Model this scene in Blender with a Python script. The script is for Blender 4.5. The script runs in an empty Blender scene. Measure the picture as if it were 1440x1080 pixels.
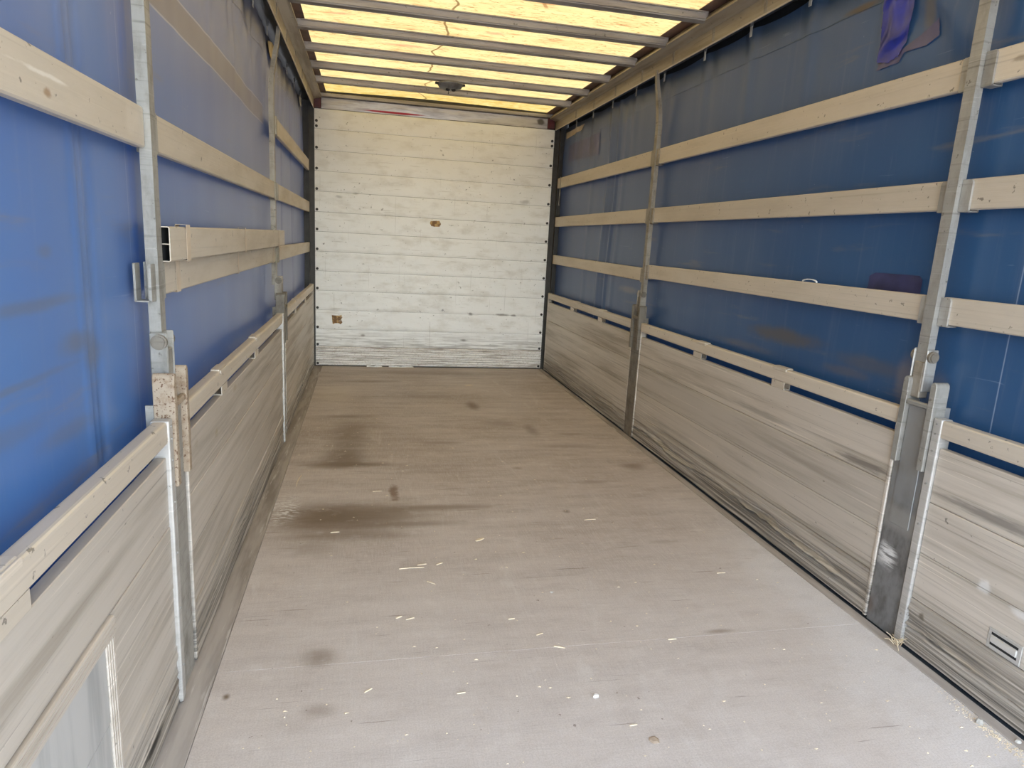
import bpy, bmesh, math, random
from mathutils import Vector, Matrix, noise
random.seed(7)
SC = bpy.context.scene
COL = SC.collection

# ------------------------------------------------------------------ camera
W, D, REAR = 2.46, 7.17, -0.64
YAW, PITCH, ROLL = 0.2182, 0.2070, -0.0546
cy, sy, cp, sp, cr, sr = math.cos(YAW), math.sin(YAW), math.cos(PITCH), math.sin(PITCH), math.cos(ROLL), math.sin(ROLL)
vx, vf0, vz = Vector((cy, -sy, 0)), Vector((sy, cy, 0)), Vector((0, 0, 1))
vF = vf0 * cp - vz * sp
vU = vz * cp + vf0 * sp
vR = vx * cr - vU * sr
vUp = vx * sr + vU * cr
cam = bpy.data.cameras.new('camera')
cam.sensor_width = 36
cam.lens = 946.7535 / 1440 * 36
cam.clip_start = 0.02
camo = bpy.data.objects.new('camera', cam)
m3 = Matrix((vR, vUp, -vF)).transposed()
camo.matrix_world = Matrix.Translation((0.5353, 0, 1.3656)) @ m3.to_4x4()
COL.objects.link(camo)
SC.camera = camo

# ------------------------------------------------------------------ world, sun, exposure
wd = bpy.data.worlds.new('sky')
SC.world = wd
wd.use_nodes = True
wn = wd.node_tree
sky = wn.nodes.new('ShaderNodeTexSky')
sky.sky_type = 'NISHITA'
sky.sun_disc = False
sky.sun_elevation = math.radians(52)
sky.sun_rotation = math.radians(-38)
sky.air_density = 1.2
sky.dust_density = 2.0
sky.ozone_density = 1.0
hz_ = wn.nodes.new('ShaderNodeHueSaturation')
hz_.inputs['Saturation'].default_value = 0.62   # hazy, pale sky
wn.links.new(sky.outputs[0], hz_.inputs['Color'])
wn.links.new(hz_.outputs[0], wn.nodes['Background'].inputs[0])
wn.nodes['Background'].inputs[1].default_value = 1.15
sun = bpy.data.lights.new('sun', 'SUN')
sun.energy = 4.0
sun.angle = math.radians(0.6)
sun.color = (1.0, 0.95, 0.87)
suno = bpy.data.objects.new('sun', sun)
to_sun = Vector((-0.55, 0.62, 0.95))
suno.rotation_euler = to_sun.to_track_quat('Z', 'Y').to_euler()
COL.objects.link(suno)
vs = SC.view_settings
vs.view_transform = 'Standard'
vs.look = 'None'
vs.gamma = 1
vs.use_curve_mapping = False
vs.exposure = 1.2
SC.cycles.max_bounces = 10
SC.cycles.diffuse_bounces = 6
SC.cycles.glossy_bounces = 4
SC.cycles.transmission_bounces = 6
SC.cycles.sample_clamp_indirect = 8
SC.cycles.use_adaptive_sampling = True
SC.cycles.adaptive_threshold = 0.03

# ------------------------------------------------------------------ materials
class G:
    """small node-graph builder"""
    def __init__(s, name):
        s.m = bpy.data.materials.new(name)
        s.m.use_nodes = True
        s.t = s.m.node_tree
        s.b = s.t.nodes['Principled BSDF']
        s.pos = s.t.nodes.new('ShaderNodeNewGeometry').outputs['Position']
    def link(s, a, b):
        if hasattr(a, 'is_linked'):
            s.t.links.new(a, b)
        else:
            b.default_value = a
    def math(s, op, a, b=0.0, clamp=False):
        n = s.t.nodes.new('ShaderNodeMath'); n.operation = op; n.use_clamp = clamp
        s.link(a, n.inputs[0]); s.link(b, n.inputs[1])
        return n.outputs[0]
    def vmath(s, op, a, b=None, scale=None):
        n = s.t.nodes.new('ShaderNodeVectorMath'); n.operation = op
        s.link(a, n.inputs[0])
        if b is not None: s.link(b, n.inputs[1])
        if scale is not None: s.link(scale, n.inputs['Scale'])
        return n.outputs['Value'] if op == 'LENGTH' else n.outputs[0]
    def noise(s, sc=(1, 1, 1), scale=1.0, detail=5, rough=.55, off=(0, 0, 0), color=False, dist=0.0):
        v = s.vmath('MULTIPLY', s.pos, sc)
        v = s.vmath('ADD', v, off)
        n = s.t.nodes.new('ShaderNodeTexNoise')
        s.link(v, n.inputs['Vector'])
        n.inputs['Scale'].default_value = scale
        n.inputs['Detail'].default_value = detail
        n.inputs['Roughness'].default_value = rough
        n.inputs['Distortion'].default_value = dist
        return n.outputs['Color'] if color else n.outputs['Fac']
    def ramp(s, v, lo, hi, a=0.0, b=1.0, smooth=True):
        n = s.t.nodes.new('ShaderNodeMapRange')
        n.interpolation_type = 'SMOOTHSTEP' if smooth else 'LINEAR'
        s.link(v, n.inputs['Value'])
        for i, q in (('From Min', lo), ('From Max', hi), ('To Min', a), ('To Max', b)):
            n.inputs[i].default_value = q
        return n.outputs[0]
    def mix(s, f, a, b, mode='MIX'):
        n = s.t.nodes.new('ShaderNodeMix'); n.data_type = 'RGBA'; n.blend_type = mode
        s.link(f, n.inputs[0])
        for q, i in ((a, 6), (b, 7)):
            s.link(q if hasattr(q, 'is_linked') else (*q[:3], 1), n.inputs[i])
        return n.outputs[2]
    def sep(s):
        n = s.t.nodes.new('ShaderNodeSeparateXYZ'); s.link(s.pos, n.inputs[0])
        return n.outputs
    def ell(s, c, r, soft=.5, warp=.35, wsc=6, st=(1, 1, 1)):
        """soft irregular ellipsoid mask round world point c"""
        nz = s.noise(st, wsc, 5, .65, (c[0] * 3, c[1], c[2]), True)
        w = s.vmath('SUBTRACT', nz, (.5, .5, .5))
        d = s.vmath('SUBTRACT', s.pos, c)
        d = s.vmath('DIVIDE', d, r)
        d = s.vmath('ADD', d, s.vmath('SCALE', w, scale=warp * 2))
        return s.ramp(s.vmath('LENGTH', d), 1 - soft, 1.0, 1, 0)
    def band(s, axis, lo, hi, soft=.004):
        v = s.sep()[axis]
        a = s.ramp(v, lo - soft, lo + soft)
        b = s.ramp(v, hi - soft, hi + soft, 1, 0)
        return s.math('MULTIPLY', a, b)
    def bump(s, h, strength=.3, dist=.01):
        n = s.t.nodes.new('ShaderNodeBump')
        n.inputs['Strength'].default_value = strength
        n.inputs['Distance'].default_value = dist
        s.link(h, n.inputs['Height'])
        s.t.links.new(n.outputs[0], s.b.inputs['Normal'])
    def out(s, col, rough=.5, metal=0.0, spec=.5):
        s.link(col if hasattr(col, 'is_linked') else (*col, 1), s.b.inputs['Base Color'])
        s.link(rough, s.b.inputs['Roughness'])
        s.link(metal, s.b.inputs['Metallic'])
        s.b.inputs['Specular IOR Level'].default_value = spec
        return s.m
    def rand(s, lo, hi):
        n = s.t.nodes.new('ShaderNodeObjectInfo')
        return s.ramp(n.outputs['Random'], 0, 1, lo, hi, False)

def simple(name, c, rough=.5, metal=0.0, var=.15, sc=14, spec=.5):
    g = G(name)
    f = g.noise((1, 1, 1), sc, 5)
    c2 = tuple(q * (1 - var * 2) for q in c)
    return g.out(g.mix(g.ramp(f, .35, .7), c, c2), rough, metal, spec)

def m_alu(name, c, dirt, amt=.5, metal=.35, rough=.48, grain=(6, .5, 9), low=None, scr=.35, nick=.665, marks=()):
    """dusty aluminium with smears along the truck"""
    g = G(name)
    f = g.noise(grain, 1.6, 7, .62)
    col = g.mix(g.math('MULTIPLY', g.ramp(f, .42, .72), amt), c, dirt)
    f2 = g.noise((3, .35, 45), 2.0, 5, .6, (3, 1, 2))
    col = g.mix(g.math('MULTIPLY', g.ramp(f2, .56, .74), amt * .8), col, tuple(q * .6 for q in dirt))
    f3 = g.noise((20, 1.3, 130), 1.0, 3, .5, (7, 1, 2))
    col = g.mix(g.math('MULTIPLY', g.ramp(f3, .64, .70), scr), col, tuple(min(1, q * 1.35) for q in c))
    f4 = g.noise((1, 1, 1), 38, 3, .6, (9, 2, 5))
    col = g.mix(g.math('MULTIPLY', g.ramp(f4, nick, nick + .05), .7), col, (.1, .085, .07))
    f5 = g.noise((1, 14, 60), 1.6, 3, .6, (2, 8, 3))
    col = g.mix(g.math('MULTIPLY', g.ramp(f5, .71, .75), .6), col, (.12, .10, .08))
    if low:
        z = g.sep()[2]
        wob = g.noise((1, .8, 14), 3, 4, .6, (5, 5, 5))
        zz = g.math('ADD', z, g.math('MULTIPLY', g.math('SUBTRACT', wob, .5), .28))
        k = g.math('MULTIPLY', g.ramp(zz, .26, .02), g.ramp(g.noise((4, .6, 70), 2, 5, .6), .35, .62))
        col = g.mix(g.math('MULTIPLY', k, low), col, (.10, .09, .078))
    for cc, rr, k, cl, wq, stq in marks:
        col = g.mix(g.math('MULTIPLY', g.ell(cc, rr, .7, .7, wq, stq), k), col, cl)
    br = g.rand(.9, 1.08)
    col = g.mix(1.0, col, (1, 1, 1), 'MULTIPLY')
    hs = g.t.nodes.new('ShaderNodeHueSaturation')
    g.link(col, hs.inputs['Color']); g.link(br, hs.inputs['Value'])
    g.bump(g.math('ADD', g.math('MULTIPLY', f, .6), f2), .25, .006)
    return g.out(hs.outputs[0], g.ramp(f, .3, .7, rough - .08, rough + .15), metal)

M = {}
M['slat'] = m_alu('slat aluminium', (.55, .48, .39), (.42, .36, .285), .35, .25, .48, (5, 1.2, 6), None, .15, .665,
    [((-.025, 1.43, 1.582), (.3, .022, .011), .85, (.30, .19, .11), 20, (1, 1, 1)), ((-.025, 1.42, 1.612), (.3, .14, .006), .55, (.80, .76, .70), 6, (1, 3, 14)),
     ((-.025, 1.88, 1.605), (.3, .07, .05), .5, (.66, .59, .50), 14, (1, 1, 1)), ((W, 1.86, 2.0), (.3, .04, .012), .6, (.20, .15, .10), 20, (1, 1, 1))])
M['panel'] = m_alu('dropside aluminium', (.565, .505, .435), (.35, .30, .24), .85, .3, .46, (5, .45, 9), .95, .6, .72,
    [((W, 2.19, .585), (.3, .22, .024), .8, (.15, .13, .11), 2.5, (1, 3, 40)), ((W, 1.62, .60), (.3, .26, .026), .7, (.16, .145, .13), 2.5, (1, 3, 40)),
     ((W, 2.9, .60), (.3, .35, .02), .5, (.20, .17, .14), 2.5, (1, 3, 40)), ((0, 5.75, .075), (.3, .35, .012), .9, (.02, .018, .015), 4, (1, 4, 20)),
     ((0, 1.64, .06), (.3, .10, .014), .95, (.02, .018, .015), 9, (1, 1, 3)), ((0, 1.80, .085), (.3, .12, .012), .7, (.14, .11, .08), 9, (1, 1, 3)),
     ((0, 2.49, .64), (.3, .035, .022), .5, (.36, .28, .14), 22, (1, 1, 1)), ((0, 2.86, .725), (.3, .05, .02), .45, (.36, .28, .14), 22, (1, 1, 1)), ((0, 2.2, .69), (.3, .03, .02), .3, (.36, .28, .14), 22, (1, 1, 1)),
     ((W, 1.60, .375), (.3, .03, .03), .6, (.80, .79, .78), 16, (1, 1, 1)), ((W, 1.47, .355), (.3, .04, .02), .5, (.80, .79, .78), 16, (1, 1, 1)), ((W, 1.80, .15), (.3, .02, .02), .7, (.10, .08, .05), 16, (1, 1, 1))])
M['panel_white'] = m_alu('bare pale aluminium', (.52, .495, .46), (.34, .31, .27), .5, .3, .42, (5, .6, 12), .3, .4)
M['rail'] = m_alu('dropside rail aluminium', (.60, .525, .43), (.46, .39, .31), .4, .3, .42, (6, .8, 8), None, .2)
M['galv'] = m_alu('galvanised steel', (.30, .285, .255), (.18, .165, .14), .8, .2, .45, (14, 9, 6), None, .3)
M['galv_pale'] = m_alu('pale galvanised steel', (.37, .355, .325), (.25, .23, .205), .7, .4, .45, (16, 10, 5), None, .3)
M['galv_dark'] = m_alu('dark worn steel', (.205, .205, .205), (.11, .10, .092), .8, .5, .42, (12, 5, 7), None, .4)
M['foot_brown'] = m_alu('dark brown dusty steel', (.19, .165, .13), (.11, .09, .07), .8, .3, .5, (12, 7, 6), None, .25)
M['galv_brown'] = m_alu('dusty brown steel', (.31, .275, .225), (.17, .14, .105), .8, .35, .5, (12, 7, 6), None, .3)
M['black'] = simple('black rubber', (.012, .012, .013), .6)
M['rubber'] = simple('dark blue grey rubber', (.045, .055, .065), .65)
M['dark'] = simple('dark steel', (.05, .045, .04), .5, .4)
M['daylight_leak'] = simple('white painted daylight', (.78, .78, .76), .5)
M['strap'] = simple('white webbing', (.62, .58, .50), .8)
M['strap_yellow'] = simple('yellowed webbing', (.55, .42, .22), .8)
M['tape'] = simple('beige tape', (.56, .45, .33), .45, 0, .1)
M['splinter'] = simple('pale wood', (.72, .60, .42), .8, 0, .1, 40)
M['stone'] = simple('pale stone', (.50, .47, .42), .9)
M['paper'] = simple('tan cardboard', (.55, .43, .32), .85)
M['white'] = simple('white plastic', (.85, .84, .82), .4)
M['red'] = simple('dark red paint', (.085, .005, .007), .45, 0, .25)

# rust
g = G('rusty steel')
f = g.noise((1, 1, 1), 30, 6, .65)
c = g.mix(g.ramp(f, .42, .75), (.34, .27, .195), (.20, .125, .07))
c = g.mix(g.ramp(g.noise((1, 1, 1), 120, 3, .6, (4, 4, 4)), .56, .66), c, (.12, .06, .03))
g.bump(f, .4, .004)
M['rust'] = g.out(c, .75, .1)

# painted front wall boards
g = G('white painted boards')
f = g.noise((2.2, 1, 5), 2.2, 6, .6)
c = g.mix(g.ramp(f, .46, .76), (.90, .895, .875), (.74, .72, .675))
zz = g.sep()[2]
up = g.math('MULTIPLY', g.ramp(g.math('ADD', zz, g.math('MULTIPLY', g.noise((1.4, 1, 2), 1.3, 4), .9)), 1.9, 2.9), .32)
c = g.mix(up, c, (.60, .555, .47))
c = g.mix(g.math('MULTIPLY', g.ramp(g.noise((2, 1, 30), 1.7, 5, .6, (2, 2, 2)), .60, .72), .35), c, (.42, .38, .32))
f2 = g.noise((1, 1, 1.3), 17, 5, .68, (5, 0, 1))
dens = g.ramp(g.noise((1, 1, 1), 1.7, 3, .5, (8, 1, 3)), .35, .65, .0, 1.0)
c = g.mix(g.math('MULTIPLY', g.ramp(f2, .63, .69), g.math('ADD', g.math('MULTIPLY', dens, .6), .25)), c, (.17, .15, .13))
f3 = g.noise((1, 1, 1), 60, 2, .5, (1, 7, 1))
c = g.mix(g.math('MULTIPLY', g.ramp(f3, .72, .76), .7), c, (.12, .08, .06))
c = g.mix(g.math('MULTIPLY', g.ramp(g.noise((90, 1, 1.5), 1.0, 2, .5, (3, 7, 1)), .70, .74), .35), c, (.30, .27, .24))
low = g.math('MULTIPLY', g.ramp(zz, .45, .18), g.ramp(g.noise((1.5, 1, 26), 2, 5, .65, (1, 1, 9)), .40, .62))
c = g.mix(g.math('MULTIPLY', low, .65), c, (.20, .175, .15))
for (px, pz, rx, rz) in ((1.63, .588, .035, .022), (1.97, .59, .10, .018), (2.10, .585, .04, .016), (1.56, .302, .05, .018), (.50, .33, .03, .02), (.25, 1.72, .05, .02), (.42, 1.76, .04, .015), (2.16, 1.79, .07, .03)):
    c = g.mix(g.math('MULTIPLY', g.ell((px, D - .03, pz), (rx, .4, rz), .8, .6, 14), .7 if pz < 1 else .4), c, (.13, .10, .08))
g.bump(g.math('ADD', f2, g.math('MULTIPLY', f, .8)), .25, .006)
M['board'] = g.out(c, .42, 0)

# ridged kick plate
g = G('scuffed kick plate')
f = g.noise((2, 1, 60), 2, 5, .6)
c = g.mix(g.ramp(f, .46, .68), (.80, .775, .74), (.30, .26, .22))
c = g.mix(g.math('MULTIPLY', g.ramp(g.noise((1, 1, 1), 70, 3, .6), .52, .66), .4), c, (.36, .27, .20))
M['kick'] = g.out(c, .5)

# header panel: silver with a red streak
g = G('silver header')
f = g.noise((1.5, 1, 9), 2.4, 6, .6)
c = g.mix(g.ramp(f, .4, .65), (.46, .44, .44), (.30, .28, .28))
red = g.math('MULTIPLY', g.ell((.78, D, 2.555), (.36, .4, .012), .4, .25, 5), 1.0)
c = g.mix(red, c, (.24, .008, .02))
c = g.mix(g.ell((2.28, D, 2.60), (.05, .4, .04), .5, .4, 12), c, (.12, .11, .10))
g.bump(f, .35, .01)
M['header'] = g.out(c, .35, .5)

# bare chipped wood patch
g = G('bare chipped wood')
f = g.noise((1, 1, 1), 34, 4, .6)
c = g.mix(g.ramp(f, .42, .55), (.52, .34, .15), (.20, .11, .05))
c = g.mix(g.ramp(g.noise((1, 1, 1), 52, 3, .6, (3, 3, 3)), .60, .66), c, (.80, .76, .68))
M['chip'] = g.out(c, .8)

# floor plywood
g = G('worn floor plywood')
fx = g.noise((1.1, 7, 1), 1.5, 7, .62)
fb = g.noise((1, 1, 1), 1.15, 5, .55, (4, 8, 0))
c = g.mix(g.ramp(fx, .35, .70), (.50, .425, .37), (.37, .305, .26))
c = g.mix(g.math('MULTIPLY', g.ramp(fb, .42, .68), .4), c, (.29, .225, .175))
wv = g.noise((150, 12, 1), 1.0, 3, .6)
wv2 = g.noise((12, 170, 1), 1.0, 3, .6, (5, 5, 5))
c = g.mix(g.math('MULTIPLY', g.ramp(g.math('MULTIPLY', wv, wv2), .20, .33), .35), c, (.60, .54, .49))
yy = g.sep()[1]
dust = g.math('MULTIPLY', g.ramp(g.math('ADD', yy, g.math('MULTIPLY', g.noise((.8, 1.1, 1), 1.4, 5), 2.4)), 5.6, 2.2), .6)
c = g.mix(dust, c, (.62, .575, .54))
xx = g.sep()[0]
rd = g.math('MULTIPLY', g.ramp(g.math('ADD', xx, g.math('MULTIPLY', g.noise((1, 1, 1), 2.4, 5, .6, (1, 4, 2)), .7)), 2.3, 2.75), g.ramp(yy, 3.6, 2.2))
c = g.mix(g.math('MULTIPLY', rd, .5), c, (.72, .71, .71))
g1 = g.noise((2.6, 60, 1), 1.0, 4, .55, (1, 2, 3))
c = g.mix(g.math('MULTIPLY', g.ramp(g1, .66, .72), .6), c, (.155, .115, .085))
sp1 = g.noise((1, 1, 1), 33, 3, .55, (6, 6, 6))
c = g.mix(g.math('MULTIPLY', g.ramp(sp1, .715, .75), .7), c, (.14, .10, .075))
swp = g.noise((5, .9, 1), 1.6, 5, .6, (0, 5, 0), dist=1.0)
c = g.mix(g.math('MULTIPLY', g.ramp(swp, .60, .70), .25), c, (.66, .62, .58))
for (cx_, cy_, rx, ry, st, soft, wp) in (
        (.42, 3.99, .27, .06, .8, .6, .35), (.40, 4.12, .15, .16, .7, .6, .4), (.42, 4.55, .14, .34, .55, .8, .5),
        (.40, 5.12, .20, .05, .6, .6, .4), (.52, 4.85, .22, .10, .3, .8, .5),
        (.36, 3.20, .27, .17, .9, .6, .35), (.62, 3.22, .26, .13, .7, .6, .3), (.95, 3.28, .32, .035, .6, .5, .3),
        (.70, 3.08, .36, .035, .5, .6, .3), (.48, 2.98, .34, .06, .45, .7, .4), (.30, 2.86, .16, .06, .3, .7, .4),
        (1.417, 5.45, .055, .12, .75, .4, .35), (.69, 3.50, .045, .10, .0, .4, .4), (1.05, 4.42, .16, .03, .5, .5, .4),
        (2.22, 3.86, .09, .06, .6, .5, .4), (1.88, 3.6, .14, .035, .35, .6, .4), (.396, 2.05, .055, .045, .5, .6, .35),
        (1.55, 4.9, .14, .10, .35, .7, .5), (1.75, 4.72, .05, .13, .5, .5, .4), (.41, 1.79, .05, .03, .35, .6, .4),
        (.137, 1.889, .011, .013, .9, .4, .2), (1.95, 2.78, .09, .02, .3, .6, .3), (1.82, 2.03, .06, .012, .5, .5, .3),
        (.55, 6.4, .3, .05, .4, .7, .4), (1.2, 6.85, .9, .10, .35, .8, .4), (1.46, 3.87, .03, .02, .4, .5, .3), (1.57, 3.18, .02, .02, .6, .4, .3),
        (1.9, 4.3, .25, .03, .3, .7, .4), (2.02, 4.6, .10, .03, .4, .7, .4), (1.0, 5.8, .5, .12, .25, .9, .5)):
    if st: c = g.mix(g.math('MULTIPLY', g.ell((cx_, cy_, 0), (rx * 1.45, ry * 1.75, .5), .9, wp * .9, 1.7, (1.3, 8, 1)), st * 1.1, True), c, (.165, .115, .075))
c = g.mix(g.math('MULTIPLY', g.ell((.69, 3.50, 0), (.035, .15, .5), .7, 1.1, 11), .85), c, (.15, .08, .042))
k = g.math('MULTIPLY', g.ell((.14, 3.33, 0), (.10, .26, .5), .9, .6, 9), g.ramp(g.noise((30, 60, 1), 1.0, 4, .6), .46, .60))
c = g.mix(k, c, (.72, .69, .65))
grit = g.noise((1, 1, 1), 210, 3, .65, (2, 2, 2))
c = g.mix(g.math('MULTIPLY', g.ramp(grit, .35, .62, 1, 0), .22), c, (.20, .165, .135))
mott = g.noise((1, 1.5, 1), 7, 5, .65, (9, 1, 1))
c = g.mix(g.math('MULTIPLY', g.ramp(mott, .50, .72), .20), c, (.27, .215, .17))
c = g.mix(g.math('MULTIPLY', g.ramp(mott, .46, .30), .16), c, (.74, .70, .66))
c = g.mix(g.math('MULTIPLY', g.ell((.25, 5.9, 0), (.3, .5, .5), .8, .5, 4), .35), c, (.60, .52, .42))
g.bump(g.math('ADD', g.math('MULTIPLY', wv, .5), g.math('ADD', g.math('MULTIPLY', wv2, .5), fx)), .18, .004)
M['floor'] = g.out(c, g.ramp(fb, .3, .7, .5, .66), 0, .35)

g = G('dirty floor edge strip')
f = g.noise((8, .8, 1), 2.0, 6, .6)
c = g.mix(g.ramp(f, .4, .65), (.36, .31, .265), (.21, .175, .145))
c = g.mix(g.math('MULTIPLY', g.ramp(g.noise((30, 2, 1), 1.5, 4, .6, (3, 3, 3)), .60, .68), .6), c, (.60, .55, .50))
yy = g.sep()[1]
c = g.mix(g.math('MULTIPLY', g.ramp(yy, 3.0, 1.4), .35), c, (.55, .52, .49))
g.bump(f, .3, .004)
M['sill'] = g.out(c, .6)

# translucent roof sheet
g = G('translucent roof sheet')
f = g.noise((1.4, 6, 1), 2.0, 6, .6)
c = g.mix(g.ramp(f, .40, .66), (.96, .83, .52), (.93, .72, .42))
f2 = g.noise((3.2, 13, 1), 1.7, 6, .66, (4, 4, 0))
c = g.mix(g.math('MULTIPLY', g.ramp(f2, .50, .70), .9), c, (.74, .40, .22))
f3 = g.noise((1.0, 1.6, 1), 1.6, 4, .6, (1, 9, 0))
c = g.mix(g.math('MULTIPLY', g.ramp(f3, .52, .72), .5), c, (.95, .86, .60))
sp_ = g.noise((22, 75, 1), 1.0, 3, .6)
c = g.mix(g.math('MULTIPLY', g.ramp(sp_, .58, .68), .85), c, (.34, .20, .075))
yy = g.sep()[1]
moss = g.math('MULTIPLY', g.ramp(yy, 6.35, 7.0), g.ramp(g.noise((6, 12, 1), 2, 5, .7), .40, .60))
c = g.mix(g.math('MULTIPLY', moss, .7), c, (.50, .36, .07))
c = g.mix(g.math('MULTIPLY', g.ramp(yy, 6.3, 6.9), .3), c, (.80, .62, .20))
pinks = ((.95, 4.15, .28, .05), (1.7, 3.75, .4, .05), (.35, 4.72, .12, .04), (2.0, 4.5, .2, .05), (1.35, 4.75, .10, .05), (.8, 5.3, .3, .05))
for (qx, qy, rx, ry) in pinks:
    c = g.mix(g.math('MULTIPLY', g.ell((qx, qy, 2.7), (rx, ry, .5), .8, .6, 9), .55), c, (.80, .30, .25))
# a wandering dark crack between the bows, and a short second one
xx = g.sep()[0]
wob = g.math('MULTIPLY', g.math('SUBTRACT', g.noise((0, 1, 0), 2.3, 2, .5), .5), .34)
dxx = g.math('ABSOLUTE', g.math('SUBTRACT', g.math('ADD', xx, wob), 1.03))
c = g.mix(g.math('MULTIPLY', g.ramp(dxx, .004, .011, 1, 0), .85), c, (.24, .14, .06))
d2 = g.math('ABSOLUTE', g.math('SUBTRACT', g.math('ADD', xx, g.math('MULTIPLY', g.math('SUBTRACT', yy, 3.9), -.45)), 1.42))
k2 = g.math('MULTIPLY', g.ramp(d2, .008, .016, 1, 0), g.band(1, 3.62, 4.18, .03))
c = g.mix(g.math('MULTIPLY', k2, .7), c, (.42, .20, .09))
c = g.mix(1.0, c, (.146, .131, .088), 'MULTIPLY')
tr = g.t.nodes.new('ShaderNodeBsdfTranslucent')
df = g.t.nodes.new('ShaderNodeBsdfDiffuse')
g.link(c, tr.inputs[0]); g.link(c, df.inputs[0])
mx = g.t.nodes.new('ShaderNodeMixShader')
mx.inputs[0].default_value = 0.30
g.t.links.new(tr.outputs[0], mx.inputs[1]); g.t.links.new(df.outputs[0], mx.inputs[2])
g.t.links.new(mx.outputs[0], g.t.nodes['Material Output'].inputs[0])
M['roof'] = g.m
M['roof_edge'] = simple('brown roof edge flange', (.20, .115, .085), .55, 0, .25, 9)

# PVC curtain
def m_curtain(name, left):
    g = G(name)
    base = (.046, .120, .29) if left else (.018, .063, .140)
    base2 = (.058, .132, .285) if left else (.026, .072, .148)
    f = g.noise((1, 1.4, 1.2), 1.3, 6, .6)
    c = g.mix(g.ramp(f, .38, .68), base, base2)
    s = g.sep()
    y, z = s[1], s[2]
    # dust at the closed front end; roof reflection painted into the colour higher up
    dust_sheen = g.math('ADD', g.math('MULTIPLY', y, .42), g.math('MULTIPLY', z, .55))
    dust_sheen = g.math('ADD', dust_sheen, g.math('MULTIPLY', g.noise((1, .9, .9), 1.4, 5, .6, (2, 2, 2)), 1.2))
    c = g.mix(g.ramp(dust_sheen, 1.3, 3.7, 0, .75) if left else g.ramp(dust_sheen, 2.2, 4.8, 0, .75), c, (.205, .186, .195) if left else (.100, .112, .148))
    v = g.noise((1, 26, 1.0), 1.2, 5, .62, (5, 5, 5))
    c = g.mix(g.math('MULTIPLY', g.ramp(v, .52, .75), .10), c, (.25, .24, .25))
    v2 = g.noise((1, 60, 2.5), 1.0, 3, .6, (1, 3, 8))
    c = g.mix(g.math('MULTIPLY', g.ramp(v2, .70, .78), .05), c, (.55, .56, .58))
    h = g.noise((1, 1.0, 9), 1.6, 5, .6, (8, 2, 1))
    c = g.mix(g.math('MULTIPLY', g.ramp(h, .60, .75), .45), c, (.17, .145, .115))
    sc = g.noise((1, 3, 70), 1.0, 3, .55, (2, 9, 4), dist=.6)
    c = g.mix(g.math('MULTIPLY', g.ramp(sc, .71, .75), .13), c, (.55, .57, .62))
    sk = g.noise((1, 1, 1), 42, 3, .6, (3, 3, 1))
    c = g.mix(g.math('MULTIPLY', g.ramp(sk, .745, .77), .25), c, (.5, .5, .5))
    if left:
        X = -.08
        st = [((X, 1.63, 1.10), (.3, .12, .035), .6), ((X, 1.45, 1.20), (.3, .3, .02), .5), ((X, 1.3, .98), (.3, .25, .03), .35), ((X, 1.70, 1.06), (.3, .10, .05), .5), ((X, 1.50, 1.30), (.3, .05, .02), .5), ((X, .98, .88), (.3, .06, .05), .5), ((X, 1.55, .92), (.3, .18, .03), .4), ((X, 1.35, 1.06), (.3, .4, .012), .45)]
        for cc, rr, k in st:
            c = g.mix(g.math('MULTIPLY', g.ell(cc, rr, .8, .5, 5), k), c, (.10, .10, .10))
        k = g.math('MULTIPLY', g.band(1, 2.02, 2.075, .01), g.ramp(g.noise((1, 8, 2), 2, 4), .35, .6))
        c = g.mix(g.math('MULTIPLY', k, .6), c, (.02, .10, .33))
        k = g.band(1, 2.000, 2.004, .003)
        c = g.mix(g.math('MULTIPLY', k, .35), c, (.35, .38, .42))
        b = g.math('MULTIPLY', g.band(2, 1.985, 2.085, .006), g.band(1, 2.2, 4.52, .05))
        c = g.mix(g.math('MULTIPLY', b, .75), c, (.20, .155, .12))
        for zl in (1.983, 2.088):
            e = g.math('MULTIPLY', g.band(2, zl - .003, zl + .003, .002), g.band(1, 2.3, 4.52, .05))
            c = g.mix(g.math('MULTIPLY', e, .55), c, (.50, .43, .38))
    else:
        X = W + .08
        for cc, rr, k, cl in (((X, 2.95, .985), (.3, .38, .055), .85, (.085, .072, .058)), ((X, 2.35, .955), (.3, .30, .05), .5, (.09, .078, .065)),
                              ((X, 2.48, .90), (.3, .2, .03), .45, (.12, .095, .075)), ((X, 2.72, 2.40), (.3, .16, .022), .95, (.085, .06, .04)),
                              ((X, 2.33, 2.27), (.3, .045, .10), .75, (.12, .10, .075)), ((X, 3.3, .89), (.3, .35, .03), .4, (.13, .105, .085)),
                              ((X, 5.0, 1.05), (.3, .30, .04), .5, (.22, .19, .14)), ((X, 1.98, .9), (.3, .06, .12), .5, (.17, .15, .14)), ((X, 2.15, .93), (.3, .06, .12), .45, (.25, .20, .17))):
            c = g.mix(g.math('MULTIPLY', g.ell(cc, rr, .75, .45, 7), k), c, cl)
        wv = g.math('MULTIPLY', g.band(1, 1.757, 1.761, .0015), g.band(2, .80, 2.2, .02))
        c = g.mix(g.math('MULTIPLY', wv, .32), c, (.5, .55, .62))
    rr = .34
    g.out(c, rr, 0, .55)
    tr = g.t.nodes.new('ShaderNodeBsdfTranslucent')
    g.link(g.mix(1.0, c, (.30, .55, 1.0), 'MULTIPLY'), tr.inputs[0])
    mx = g.t.nodes.new('ShaderNodeMixShader')
    mx.inputs[0].default_value = .02
    g.t.links.new(g.b.outputs[0], mx.inputs[1]); g.t.links.new(tr.outputs[0], mx.inputs[2])
    g.t.links.new(mx.outputs[0], g.t.nodes['Material Output'].inputs[0])
    return g.m
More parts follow.
